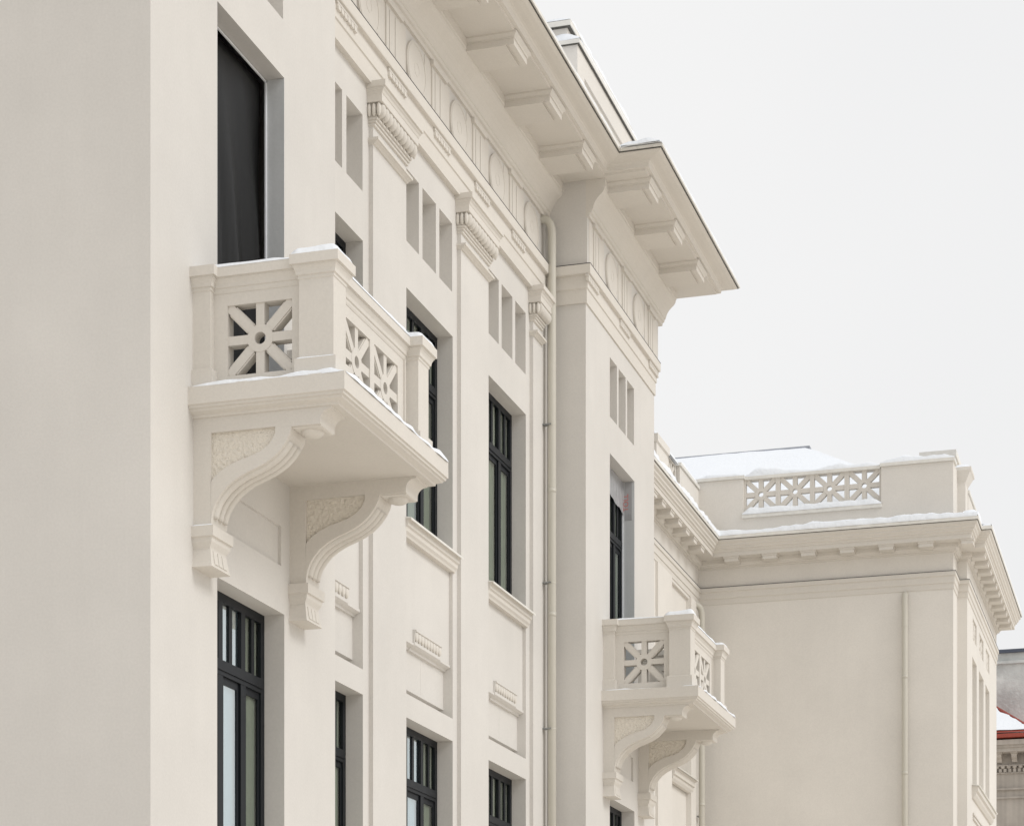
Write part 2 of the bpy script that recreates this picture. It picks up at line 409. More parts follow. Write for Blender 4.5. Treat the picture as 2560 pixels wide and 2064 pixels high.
# pavilion windows
window(a0, NC - .735, NC + .735, 1.2, 4.70, .21, 4.055, TALL, glassy=('coated', 'coated', 'glass'), curt=('whitecurtain', 'whitecurtain', 'curtain'))
window(a0, FC_ - .735, FC_ + .735, 1.2, 4.70, .21, 4.055, TALL)
window(a0, FC_ - .735, FC_ + .735, 6.15, 9.63, .20, 8.66, TALL)
# grey unfinished render and white corner beads inside the two balcony door openings
for wc in (NC, FC_):
    r = MB(); u0, u1 = wc - .735, wc + .735
    r.box(a0, u1 - .004, u1 + .002, -.199, -.0005, 6.15, 9.628); r.box(a0, u0 - .002, u0 + .004, -.199, -.0005, 6.15, 9.628)
    rv = r.build('door_reveal', 'reveal', TALL)
    b = MB(); b.box(a0, u1 - .022, u1 - .0045, -.186, -.172, 6.15, 9.62); b.box(a0, u0, u1 - .0045, -.186, -.172, 9.605, 9.62)
    b.build('corner_bead', 'bead', rv)

# ---------------- pilasters with carved capitals
def capital(y0, y1, pil):
    f = FA(PLX); c = MB()
    mid = (y0 + y1) / 2
    def st(lst):                            # stacked mouldings: (projection, side spread, z)
        c.loft([(BX, PLX + p, y0 - e, y1 + e, z) for p, e, z in lst])
    st([(.0, .0, 10.685), (.018, .008, 10.688), (.022, .009, 10.70), (.045, .018, 10.715), (.052, .02, 10.722), (.07, .028, 10.724), (.07, .028, 10.752), (.0, .0, 10.756)])
    st([(.0, .0, 10.883), (.022, .008, 10.887), (.026, .010, 10.907), (.014, .006, 10.911), (.018, .008, 10.915), (.038, .016, 10.919), (.042, .018, 10.937), (.030, .012, 10.941), (.034, .014, 10.945), (.056, .024, 10.949), (.06, .026, 10.969), (.045, .02, 10.975), (.05, .022, 11.13)])
    st([(.12, .055, 11.118), (.125, .06, 11.122), (.125, .06, 11.205), (.13, .062, 11.207), (.14, .068, 11.235), (.155, .08, 11.25), (.155, .08, 11.268), (.175, .09, 11.272), (.175, .09, 11.335), (.0, .0, 11.337)])
    cp = c.build('capital', 'mould', pil)
    e = MB(); n = 10; w_ = (y1 - y0 + .06) / n
    for k in range(n):
        yy = y0 - .03 + w_ * (k + .5)
        e.ell((PLX + .082, yy, 11.045), .06, w_ * .42, .078, 14, 8)
    for k in range(3):
        e.ell((BX + .02 + k * .055, y0 - .035, 11.045), .026, .03, .075, 10, 6)
        e.ell((BX + .02 + k * .055, y1 + .035, 11.045), .026, .03, .075, 10, 6)
    e.build('egg_ornament', 'mould', pil, smooth=True)
    return cp
for y0, y1 in ((20.22, 20.70), (22.72, 23.79), (25.76, 26.87), (28.86, 29.53)):
    p = MB(); p.box(FA(BX), y0, y1, -.02, .05, GZ, 11.31)
    pil = p.build('pilaster', 'plaster', TALL)
    if y1 > 29: capital(28.86, 29.26, pil)
    else: capital(y0, y1, pil)

# ---------------- entablature: architrave, frieze, bed mould, soffit, brackets, crown
mainY = (NY1 + .001, FY0 - .001)
path = [(-12, NY0), (PX, NY0), (PX, NY1), (-8.555, NY1), (-8.555, FY0), (PX, FY0), (PX, FY1), (-10, FY1)]
m = MB(); m.sweep(path, [(-.2, 11.31), (.02, 11.31), (.02, 11.50), (.027, 11.507), (.035, 11.51), (.035, 11.685), (.08, 11.691), (.085, 11.705), (.085, 11.82), (-.2, 11.845)])
arch = m.build('architrave', 'mould', TALL)
m = MB(); m.sweep([(x + .001 * 0, y) for x, y in path], [(.02, 11.831), (.088, 11.823), (.088, 11.829), (.02, 11.839)])
m.build('ledge_flashing', 'crackdark', arch)
def guttae(F, c, parent):
    q = MB(); q.box(F, c - .295, c + .295, -.02, .024, 11.655, 11.684)
    q.prof(F, [(-.02, 11.60), (.012, 11.60), (.016, 11.61), (.016, 11.655), (-.02, 11.655)], c - .28, c + .28)
    for k in range(6):
        u = c - .235 + k * .094
        q.prof(F, [(.0, 11.588), (.028, 11.592), (.022, 11.652), (.0, 11.652)], u - .036, u + .036)
    return q.build('guttae_block', 'mould', parent)
CENT = [24.93 + 1.5525 * k for k in range(-3, 3)]
for c in CENT: guttae(FA(-8.52), c, arch)
for wc in (NC, FC_ - .03):
    for k in (-1, 0, 1): guttae(FA(PX + .035), wc + k * 1.80, arch)
# frieze field with raised triglyph blocks and discs
fr = MB()
fr.box(FA(-8.578), mainY[0], mainY[1], -.3, 0, 11.79, TOPW)
for y0, y1 in ((NY0, NY1), (FY0, FY1 + .18)): fr.box(FA(PX + .02), y0 + .0015, y1, -.3, 0, 11.795, TOPW)
frieze = fr.build('frieze', 'plaster', TALL)
def triglyph(F, c, hw=.23, wide=.45):
    q = MB()
    q.box(F, c - wide, c + wide, -.02, .008, 11.80, 12.478)
    q.box(F, c - hw, c + hw, -.02, .020, 11.80, 12.47)
    k = 5; wdt = 2 * hw / k
    for j in range(k):
        a = c - hw + wdt * j
        q.prism(F, [(a + .004, 11.87), (a + wdt - .004, 11.87), (a + wdt - .004, 12.40), (a + .004, 12.40)], .014, .0245 if j % 2 == 0 else .0295)
    q.box(F, c - hw - .03, c + hw + .03, -.02, .052, 12.44, 12.50)
    return q.build('triglyph', 'mould', frieze)
def disc(F, c, cz=12.145, r=.33):
    q = MB(); k = 48
    def ring(ro, d):
        q.prism(F, [(c + ro * math.cos(2 * math.pi * i / k), cz + ro * .92 * math.sin(2 * math.pi * i / k)) for i in range(k)], -.01, d)
    ring(r, .026)
    for i in range(k):
        a, b = 2 * math.pi * i / k, 2 * math.pi * (i + 1) / k
        for ri, ro, d in ((r * .88, r * .925, .031), (.075, .084, .0285)):
            P = lambda rr, t: (c + rr * math.cos(t), cz + rr * .92 * math.sin(t))
            q.prism(F, [P(ri, a), P(ro, a), P(ro, b), P(ri, b)], .01, d)
    return q.build('frieze_disc', 'mould', frieze)
for c in CENT: triglyph(FA(-8.578), c)
for k in range(-2, 4): disc(FA(-8.578), 24.155 + 1.5525 * k)
for wc in (NC, FC_ + .05):
    for k in (-1, 0, 1): triglyph(FA(PX + .02), wc + k * 1.62, .2, .40)
    for k in (-.5, .5): disc(FA(PX + .02), wc + k * 1.62)
# bed mould, flush with the pavilion sides
bed = [(-.3, 12.50), (.03, 12.50), (.035, 12.545), (.06, 12.555), (.068, 12.595), (.08, 12.60), (.088, 12.635), (.108, 12.685), (.14, 12.735), (.18, 12.775), (.215, 12.805), (.24, 12.845), (.245, 12.88), (.255, 12.885), (.255, 13.01), (-.3, 13.01)]
m = MB(); m.prof(FA(-8.575), bed, mainY[0], mainY[1]); m.build('bed_moulding', 'mould', TALL)
for y0, y1 in ((NY0 + .001, NY1 - .001), (FY0 + .001, 33.95)):
    m = MB(); m.prof(FA(-7.98), bed, y0, y1); m.build('bed_moulding', 'mould', TALL)
# soffit slabs
SOF = 13.0
m = MB(); m.box(FA(0), NY1 - .5, FY0 + .5, -9, -7.72, SOF, SOF + .12)
for y0, y1 in ((NY0 - .05, NY1 + .06), (FY0 - .065, 34.2)): m.box(FA(0), y0, y1, -9, -7.14, SOF - .002, SOF + .13)
m.build('soffit', 'mould', TALL)
# brackets
def bracket(x0, x1, yc, hw=.275):
    q = MB(); f = FA(0)
    q.box(f, yc - hw, yc + hw, x0 - .02, x1 - .10, 12.855, 12.93)
    q.box(f, yc - hw + .001, yc + hw - .001, x1 - .10, x1 - .065, 12.872, 12.93)
    q.box(f, yc - hw, yc + hw, x1 - .065, x1, 12.855, 12.93)
    q.loft([(x0 - .02, x1 + .012, yc - hw - .012, yc + hw + .012, 12.93), (x0 - .02, x1 + .012, yc - hw - .012, yc + hw + .012, 12.952), (x0 - .02, x1 + .04, yc - hw - .035, yc + hw + .035, 12.985), (x0 - .02, x1 + .04, yc - hw - .035, yc + hw + .035, 13.01)])
    return q.build('bracket', 'mould', TALL)
b0 = bracket(-8.32, -7.735, 25.57)
for k in (-3, -2, -1, 1, 2): copy_part(b0, TALL, (0, 1.548 * k, 0))
for wc in (NC, 31.53):
    for k in (-1, 0, 1): copy_part(b0, TALL, (.585, wc + k * 1.52 - 25.57, 0))
# crown moulding and metal gutter edge
cpath = [(-12, NY0 - .06), (-7.14, NY0 - .06), (-7.14, NY1 + .07), (-7.72, NY1 + .07), (-7.72, FY0 - .07), (-7.14, FY0 - .07), (-7.14, 34.2), (-9, 34.2)]
crown = [(-.25, 13.001), (.0, 13.001), (.005, 13.022), (.055, 13.024), (.058, 13.034), (.066, 13.075), (.085, 13.10), (.11, 13.108), (.17, 13.115), (.235, 13.13), (.275, 13.152), (.28, 13.17), (-.25, 13.2)]
m = MB(); m.sweep(cpath, crown); crown_o = m.build('crown_moulding', 'mould', TALL)
m = MB(); m.sweep(cpath, [(.20, 13.172), (.288, 13.156), (.292, 13.156), (.292, 13.166), (.20, 13.178)]); m.build('drip_edge', 'drip', crown_o)
m = MB(); m.sweep(cpath, [(.10, 13.181), (.302, 13.168), (.312, 13.168), (.312, 13.205), (.10, 13.225)]); m.build('gutter_edge', 'gutter', crown_o)
# roof behind the gutter and attic block above the far pavilion
m = MB(); m.quad((-7.6, 15, 13.2), (-7.6, 34.0, 13.2), (-14, 34.0, 14.3), (-14, 15, 14.3)); m.quad((-14, 15, 14.3), (-14, 34, 14.3), (-14, 34, GZ), (-14, 15, GZ))
m.quad((-14, 15, 14.3), (-7.6, 15, 13.2), (-14, 15, 13.2)); m.quad((-7.2, 16.2, 13.19), (-7.2, 20.2, 13.19), (-9, 20.2, 13.21), (-9, 16.2, 13.21)); m.quad((-7.0, 29.5, 13.19), (-7.0, 34.1, 13.19), (-9, 34.1, 13.21), (-9, 29.5, 13.21))
m.build('roof', 'roof', TALL)
at = MB(); fa = FA(-8.1)
at.wall(fa, 29.48, 33.0, 13.1, 14.86, [(29.85, 32.6, 13.3, 14.55, .03, True)]); at.wall(FB(29.48), -9.6, -8.1, 13.1, 14.86); at.wall(FC(33.0), -9.6, -8.1, 13.1, 14.86)
at.box(FA(0), 29.50, 32.95, -9.7, -8.25, 14.8, 15.14)
attic = at.build('attic', 'wing', TALL)  # same paint as the facade, lightened to stand in for missing light
m = MB(); m.sweep([(-10, 29.48), (-8.1, 29.48), (-8.1, 33.0), (-10, 33.0)], [(-.3, 14.87), (.035, 14.855), (.04, 14.855), (.04, 14.91), (-.3, 14.93)])
m.sweep([(-10, 29.50), (-8.25, 29.50), (-8.25, 32.95), (-10, 32.95)], [(-.3, 15.13), (.06, 15.115), (.066, 15.115), (.066, 15.185), (-.3, 15.21)])
m.build('coping', 'gutter', attic)
m = MB(); m.sweep([(-10, 29.48), (-8.1, 29.48), (-8.1, 33.0), (-10, 33.0)], [(-.1, 14.845), (.03, 14.848), (.03, 14.856), (-.1, 14.856)]); m.sweep([(-10, 29.50), (-8.25, 29.50), (-8.25, 32.95), (-10, 32.95)], [(-.1, 15.105), (.05, 15.107), (.05, 15.116), (-.1, 15.116)])
m.build('drip_edge', 'drip', attic)

# ---------------- balcony (built once on the near pavilion, copied to the far one)
def balcony():
    yl, yr, xf = 16.89, 19.53, -6.605
    s = MB()
    s.sweep([(-8.02, yl), (xf, yl), (xf, yr), (-8.02, yr)], [(-.5, 6.14), (-.001, 6.14), (0, 5.992), (-.014, 5.988), (-.018, 5.966), (-.035, 5.963), (-.04, 5.945), (-.09, 5.925), (-.095, 5.905), (-.5, 5.905)])
    s.box(FA(0), yl + .3, yr - .3, -8.02, xf - .3, 5.9075, 6.138)
    B = s.build('balcony', 'mould', TALL)
    def post(x0, x1, y0, y1):
        q = MB()
        q.loft([(x0 - .03, x1 + .03, y0 - .03, y1 + .03, 6.139), (x0 - .03, x1 + .03, y0 - .03, y1 + .03, 6.30), (x0, x1, y0, y1, 6.312), (x0, x1, y0, y1, 6.955), (x0 - .008, x1 + .008, y0 - .008, y1 + .008, 6.962), (x0 - .008, x1 + .008, y0 - .008, y1 + .008, 6.985), (x0 - .02, x1 + .02, y0 - .02, y1 + .02, 6.99),
                (x0 - .024, x1 + .024, y0 - .024, y1 + .024, 7.02), (x0 - .036, x1 + .036, y0 - .036, y1 + .036, 7.045), (x0 - .044, x1 + .044, y0 - .044, y1 + .044, 7.052), (x0 - .044, x1 + .044, y0 - .044, y1 + .044, 7.066), (x0 - .063, x1 + .063, y0 - .063, y1 + .063, 7.069), (x0 - .063, x1 + .063, y0 - .063, y1 + .063, 7.15), (x0 + .05, x1 - .05, y0 + .05, y1 - .05, 7.155)])
        return q.build('corner_post', 'mould', B)
    post(-7.042, -6.738, 16.985, 17.264); post(-7.042, -6.738, 19.07, 19.35)
    post(-8.02, -7.84, 16.985, 17.264); post(-8.02, -7.84, 19.07, 19.35)
    pl, pr, px = 17.06, 19.275, -6.86
    hp = [(-8.02, pl), (px, pl), (px, pr), (-8.02, pr)]
    h = MB(); h.sweep(hp, [(-.14, 6.945), (.004, 6.945), (.012, 6.965), (.012, 6.985), (.022, 6.99), (.027, 7.02), (.04, 7.043), (.046, 7.05), (.046, 7.064), (.066, 7.067), (.066, 7.146), (.0, 7.15), (-.16, 7.15), (-.16, 7.07), (-.14, 7.05)])
    h.build('handrail', 'mould', B)
    p = MB(); hw = .29; f = FB(pl)
    pierced(p, f, -7.85, -7.035, 6.138, 6.95, [(-7.425, 6.548)], hw, .293, 0, .12); lattice(p, f, -7.425, 6.548, hw, .293, 0, .12)
    p.build('lattice_panel', 'mould', B)
    p = MB(); f = FA(px); cs = [(17.855, 6.548), (18.56, 6.548)]
    pierced(p, f, 17.255, 19.08, 6.138, 6.95, cs, .30, .293, 0, .12)
    for c in cs: lattice(p, f, c[0], c[1], .30, .293, 0, .12)
    p.box(f, 19.0, 19.02, -.01, .02, 6.14, 6.95)
    p.build('lattice_panel', 'mould', B)
    p = MB(); f = FC(pr)
    pierced(p, f, -7.85, -7.035, 6.138, 6.95, [(-7.425, 6.548)], hw, .293, 0, .12); lattice(p, f, -7.425, 6.548, hw, .293, 0, .12)
    p.build('lattice_panel', 'mould', B)
    return B
S_OUT = [(-7.842, 4.99), (-7.838, 5.06), (-7.825, 5.125), (-7.80, 5.19), (-7.76, 5.25), (-7.70, 5.315), (-7.62, 5.37), (-7.54, 5.41), (-7.45, 5.442), (-7.36, 5.478), (-7.28, 5.525), (-7.215, 5.582), (-7.165, 5.645), (-7.13, 5.71), (-7.115, 5.765)]
S_IN = [(-7.26, 5.776), (-7.262, 5.722), (-7.285, 5.675), (-7.33, 5.625), (-7.40, 5.58), (-7.50, 5.548), (-7.60, 5.522), (-7.69, 5.486), (-7.77, 5.44), (-7.839, 5.38)]
def console(y0, y1, B):
    f = FB(0)                                # u = x, d = -y
    c = MB()
    c.prism(f, [(-8.02, 4.99)] + S_OUT[:1] + [(-7.842, 5.38)] + [(-7.839, 5.776), (-8.02, 5.776)], -y1, -y0)
    # the S-shaped ribbon, in quads between its outer and inner edge
    inn = list(reversed(S_IN)); 
    def samp(P, t):
        L = [0]
        for a, b in zip(P, P[1:]): L.append(L[-1] + math.hypot(b[0] - a[0], b[1] - a[1]))
        x = t * L[-1]
        for i in range(len(P) - 1):
            if x <= L[i + 1] + 1e-9:
                q = (x - L[i]) / (L[i + 1] - L[i]); return (P[i][0] + (P[i + 1][0] - P[i][0]) * q, P[i][1] + (P[i + 1][1] - P[i][1]) * q)
        return P[-1]
    inn = [(-7.841, 5.0), (-7.841, 5.2)] + inn
    K = 40; O = [samp(S_OUT, i / K) for i in range(K + 1)]; I = [samp(inn, i / K) for i in range(K + 1)]
    n = len(c.v)
    for i in range(K + 1):
        for (q, yy) in ((O[i], y0), (O[i], y1), (I[i], y1), (I[i], y0)): c.v.append((q[0], yy, q[1]))
    for i in range(K):
        for j in range(4):
            jj = (j + 1) % 4; c.f.append((n + 4 * i + j, n + 4 * i + jj, n + 4 * i + 4 + jj, n + 4 * i + 4 + j))
    # top beam ending in a quarter cove, with a small abacus under it
    cove = [(-6.86 + .085 * (1 - math.cos(t * math.pi / 16)), 5.80 + .085 * math.sin(t * math.pi / 16)) for t in range(9)]
    c.prism(f, [(-8.02, 5.776), (-7.26, 5.7765), (-7.11, 5.765), (-6.86, 5.765)] + cove + [(-6.765, 5.885), (-6.76, 5.906), (-8.02, 5.906)], -y1, -y0)
    c.loft([(-7.115, -6.862, y0 + .02, y1 - .02, 5.772), (-7.115, -6.862, y0 + .02, y1 - .02, 5.757), (-7.10, -6.878, y0 + .035, y1 - .035, 5.750)])
    o = c.build('console', 'mould', B)
    d = MB(); d.ell((-6.99, (y0 + y1) / 2, 5.752), .095, .105, .05, 20, 10); d.build('pendant', 'mould', B, smooth=True)
    r = MB()
    for k in (-1, 0, 1):
        yy = (y0 + y1) / 2 + k * .088
        r.tube([(q[0] - .004, yy, q[1] + .004) for q in O[3:37]], .036, 12)
    r.build('reed', 'mould', B, smooth=True)
    s = MB(); s.prism(f, [(-7.845, 5.785)] + [(S_IN[0][0] + .004, 5.785)] + [(x + .006, z - .006) for x, z in S_IN[1:-1]] + [(-7.845, 5.372)], -y1 + .028, -y0 - .028)
    s.build('rough_infill', 'stucco', B)
    b = MB(); e = .045
    b.loft([(-8.02, -7.80, y0 - e, y1 + e, 5.0), (-8.02, -7.80, y0 - e, y1 + e, 4.912), (-8.02, -7.818, y0 - e + .015, y1 + e - .015, 4.906), (-8.02, -7.822, y0 - e + .018, y1 + e - .018, 4.87), (-8.02, -7.845, y0 - e + .04, y1 + e - .04, 4.828), (-8.02, -7.848, y0 - e + .045, y1 + e - .045, 4.815)])
    b.loft([(-8.02, -7.845, y0 + .0, y1 - .0, 4.8145), (-8.02, -7.828, y0 - .02, y1 + .02, 4.70), (-8.02, -7.818, y0 - .032, y1 + .032, 4.662)])
    b.build('console_block', 'mould', B)
    w_ = MB(); mid = (y0 + y1) / 2
    for k in (-1, 0, 1):                     # raised tapering strips on the block's front, with grooves between
        w_.prof(FA(-7.86), [(0, 4.69), (.042, 4.69), (.024, 4.80), (0, 4.80)], mid + k * .085 - .036, mid + k * .085 + .036)
    w_.build('block_carving', 'mould', B)
BAL = balcony()
console(17.0, 17.32, BAL); console(19.075, 19.395, BAL)
BAL2 = copy_tree(BAL, TALL, (0, 13.50, 0))

# ---------------- rainwater pipe in the inner corner
def pipe(pts, r, clamps, wallpt, parent):
    q = MB(); q.tube(pts, r, 18); o = q.build('drainpipe', 'pipe', parent, smooth=True)
    for z in clamps:
        x, y = pts[-1][0], pts[-1][1]
        k = MB(); k.tube([(x, y, z - .009), (x, y, z + .009)], r + .004, 18); k.build('clamp', 'pipe', o); k = MB(); k.box(FA(0), min(y, wallpt[1]), max(y, wallpt[1]) + .01, min(x, wallpt[0]), max(x, wallpt[0]) + .006, z - .008, z + .008)
        k.build('bracket_pin', 'clip', o)
    for z in [clamps[0] - .9, clamps[0] - 2.6] if clamps else []:
        k = MB(); x, y = pts[-1][0], pts[-1][1]; k.tube([(x, y, z - .03), (x, y, z + .03)], r + .0025, 18); k.build('sleeve', 'pipe', o, smooth=True)
    return o
def bend(a, b, c, n=8):                      # rounded corner a -> b -> c
    A, Bv, Cc = Vector(a), Vector(b), Vector(c); return [tuple(A.lerp(Bv, t / n).lerp(Bv.lerp(Cc, t / n), t / n)) for t in range(n + 1)]
pts = [(-8.63, 29.36, 12.46)] + bend((-8.55, 29.36, 12.45), (-8.44, 29.37, 12.44), (-8.435, 29.38, 12.25)) + [(-8.435, 29.38, 11), (-8.435, 29.38, GZ)]
pipe(pts, .057, [9.62, 7.45, 5.45, 2.5], (-8.6, 29.30), TALL)

# ------------------------------------------------------------------ THE LOWER WING beyond
LOW = thing('lower_wing', 'lower cream flat-parapet building with lattice roof balustrade and closely spaced brackets, beyond the tall one', 'building', (-8, 43, 0))
AX, BY, CY, DX, EY = -8.62, 39.70, 40.42, -3.88, 46.6
KX = -4.052
wa = MB(); fB = FB(BY); fA2 = FA(AX); fD = FA(DX)
wa.wall(fB, AX, KX, GZ, 10.3)
wa.wall(FA(KX), BY, CY, GZ, 10.3); wa.wall(FB(CY), KX, DX, GZ, 10.3)
wins = [(41.4, 42.25), (42.72, 43.66), (44.08, 44.95)]
wa.wall(fD, CY, EY, GZ, 10.3, [(a, b, 6.26, 8.59, .30, True) for a, b in wins] + [(a + .08, b - .02, 8.93, 9.32, .05, True) for a, b in wins] + [(a, b, 1.5, 4.3, .30, True) for a, b in wins])
wa.wall(FC(EY), -12, DX, GZ, 10.3)
wa.wall(fA2, FY1, BY, GZ, 10.3, [(34.2, 36.05, 8.2, 9.40, .06, True), (37.36, 38.86, 8.75, 9.40, .05, True), (37.36, 38.86, 6.19, 8.5, .22, True), (37.36, 38.86, 3.6, 5.95, .05, True)])
wallo = wa.build('wing_wall', 'wing', LOW, weld=True)
q = MB()
for a, b in ((36.30, 37.35), (38.87, 39.30)): q.box(fA2, a, b, -.02, .045, GZ, 9.44)
q.build('pilaster', 'wing', LOW)
q = MB(); q.box(fA2, 37.45, 38.38, -.06, .0, 8.80, 9.16); q.build('ornament_panel', 'wing', LOW)
q = MB(); q.prof(fA2, [(-.02, 5.93), (.03, 5.94), (.06, 5.99), (.065, 6.04), (.09, 6.05), (.095, 6.13), (.13, 6.15), (-.02, 6.18)], 37.36, 38.98)
q.build('window_sill', 'mould', LOW)
q = MB(); q.prof(fA2, [(-.1, 6.19), (.15, 6.155), (.155, 6.17), (-.1, 6.215)], 37.35, 39.02); q.build('sill_flashing', 'gutter', LOW)
# bands and cornice swept round all corners
wp = [(AX, FY1 + .3), (AX, BY), (KX, BY), (KX, CY), (DX, CY), (DX, EY), (-12, EY)]
q = MB(); q.sweep(wp, [(-.1, 9.455), (.012, 9.455), (.012, 9.55), (.018, 9.558), (.026, 9.56), (.026, 9.675), (.034, 9.682), (.045, 9.684), (.045, 9.755), (-.1, 9.77)])
bd = q.build('architrave', 'mould', LOW)
q = MB(); q.sweep(wp, [(.0, 9.766), (.05, 9.758), (.05, 9.764), (.0, 9.776)]); q.build('ledge_flashing', 'crackdark', bd)
q = MB(); q.sweep(wp, [(-.1, 10.09), (.015, 10.09), (.02, 10.115), (.05, 10.12), (.06, 10.15), (.085, 10.175), (.09, 10.235), (.34, 10.235), (.34, 10.31), (.352, 10.313), (.36, 10.345), (.385, 10.36), (.39, 10.385), (.415, 10.41), (.42, 10.44), (.452, 10.47), (.46, 10.515), (-.1, 10.56)])
cor = q.build('cornice', 'mould', LOW)
q = MB(); q.sweep(wp, [(.3, 10.525), (.474, 10.516), (.48, 10.516), (.48, 10.578), (.3, 10.60)]); q.build('gutter_edge', 'gutter', cor)
q = MB(); q.sweep(wp, [(.3, 10.512), (.466, 10.506), (.466, 10.520), (.3, 10.522)]); q.build('drip_edge', 'drip', cor)
def dentil(F, c, w_=.125):
    q = MB(); q.box(F, c - w_, c + w_, .07, .312, 10.145, 10.205); q.box(F, c - w_ - .015, c + w_ + .015, .07, .325, 10.205, 10.2365); return q.build('bracket', 'mould', LOW)
for k in range(6): dentil(fB, -7.955 + k * .692)
for k in range(1, 10): dentil(fA2, BY - .62 - k * .60 + .1)
dentil(fB, KX + .25 + .02, .10)
for k in range(11): dentil(fD, CY + .12 + k * .585)
# sill, panels and carved ornaments of the right front
q = MB(); q.prof(fD, [(-.02, 5.98), (.03, 5.99), (.07, 6.05), (.075, 6.10), (.11, 6.12), (.115, 6.2), (-.02, 6.22)], 41.3, 45.1); ws = q.build('window_sill', 'mould', LOW)
q = MB(); q.prof(fD, [(-.1, 6.235), (.14, 6.20), (.146, 6.215), (-.1, 6.255)], 41.28, 45.2); q.build('sill_flashing', 'gutter', ws)
q = MB()
for a, b in ((41.45, 45.0),): q.box(fD, a, b, -.01, .03, 5.62, 5.66); q.box(fD, a, b, -.01, .03, 5.70, 5.74)
q.build('panel_moulding', 'mould', LOW)
random.seed(4)
for a, b in wins:
    q = MB()
    for k in range(26): q.ell((DX - .04, a + .14 + random.random() * (b - a - .24), 8.98 + random.random() * .29), .028, .05 + random.random() * .04, .04 + random.random() * .03, 8, 5)
    q.build('relief_carving', 'mould', LOW, smooth=True)
    q = MB()
    q.box(fD, a - .02, b + .02, -.299, -.24, 6.26, 6.33); q.box(fD, a + .30, a + .36, -.299, -.25, 6.3, 8.58)
    q.build('window', 'reveal', LOW)
# parapet with four lattice openings
PZ0, PZ1 = 10.5, 11.70
q = MB()
q.box(fB, AX - .0, -7.80, -.32, 0, PZ0, PZ1); q.box(fB, -5.315, KX, -.32, 0, PZ0, PZ1)
q.box(fB, -7.80, -5.315, -.32, -.001, PZ0, 11.02)
q.box(FA(KX), BY + .32, CY, -.30, 0.0, PZ0, PZ1)
q.box(fB, AX - .3, AX, -.32, .001, PZ0, PZ1 - .003)
q.box(FA(AX), 38.15, BY - .001, -.30, 0, PZ0, PZ1 - .14)
q.box(FA(AX), 33.6, 38.15, -.30, -.03, PZ0, 11.0)
q.box(FA(DX), CY + .42, EY, -.32, -.02, PZ0, 11.42)
par = q.build('parapet', 'wing', LOW)
for k in range(4):
    p = MB(); c = -7.80 + 2.485 / 8 * (2 * k + 1)
    pierced(p, fB, -7.80 + 2.485 / 4 * k + .0005, -7.80 + 2.485 / 4 * (k + 1) - .0005, 11.02, 11.70, [(c, 11.415)], .27, .265, -.06, .10)
    lattice(p, fB, c, 11.415, .27, .265, -.06, .10, .085, step=False); p.build('lattice_panel', 'mould', LOW)
for k in range(3):
    p = MB(); c = 37.78 - k * .62
    pierced(p, FA(AX), c - .31, c + .31, 11.0, 11.56, [(c, 11.30)], .25, .235, -.06, .10)
    lattice(p, FA(AX), c, 11.30, .25, .235, -.06, .10, .08, step=False); p.build('lattice_panel', 'mould', LOW)
q = MB()
def cap(F, u0, u1, d0, d1, z): q.box(F, u0, u1, d0, d1, z, z + .055)
cap(fB, AX - .3, -7.775, -.36, .03, PZ1 + .002); cap(fB, -5.335, KX + .03, -.36, .03, PZ1 + .002); cap(fB, -7.775, -5.335, -.25, -.03, 11.688)
cap(FA(AX), 38.12, BY - .03, -.34, .03, PZ1 - .135); q.box(fB, -7.815, -5.30, -.20, .035, 10.98, 11.045)
cap(FA(DX), CY + .42, EY + .03, -.36, .005, 11.425)
q.build('coping', 'gutter', par)
# corner pier on the second return, pier and attic blocks
q = MB()
q.loft([(-4.3, DX - .03, CY, CY + .42, PZ0), (-4.3, DX - .03, CY, CY + .42, 11.50), (-4.3, DX - .02, CY - .01, CY + .43, 11.52), (-4.3, DX + .02, CY - .05, CY + .47, 11.60), (-4.3, DX + .06, CY - .08, CY + .52, 11.68), (-4.3, DX + .08, CY - .10, CY + .54, 11.70), (-4.3, DX + .08, CY - .10, CY + .54, 11.76)])
q.build('corner_pier', 'wing', LOW)
q = MB(); q.loft([(-8.95, -8.46, 35.7, 36.52, PZ0), (-8.95, -8.46, 35.7, 36.52, 11.26), (-8.98, -8.43, 35.67, 36.55, 11.265), (-8.98, -8.43, 35.67, 36.55, 11.39)]); q.build('parapet_pier', 'wing', LOW)
q = MB(); q.box(FA(0), 46.2, 48.6, -5.35, -4.72, 10.5, 13.70); bk = q.build('attic', 'wing', LOW)
q = MB(); q.box(FA(0), 46.15, 48.7, -5.40, -4.65, 13.701, 13.83); q.build('coping', 'gutter', bk)
# roof
q = MB()
ro = [(-13, 40.6, 11.5), (-4.5, 40.6, 11.5), (-7.6, 46, 14.0), (-13, 46, 14.0), (-5.2, 47.5, 11.6), (-13, 52, 11.5)]
q.quad(ro[0], ro[1], ro[2], ro[3]); q.quad(ro[1], ro[4], ro[2]); q.quad(ro[2], ro[4], ro[5], ro[3]); q.box(fB, -13, -4.2, -7, -.4, 10.45, 10.55)
q.box(FA(0), 45.9, 46.1, -13, -7.62, 14.02, 14.098)
q.build('roof', 'roof', LOW)
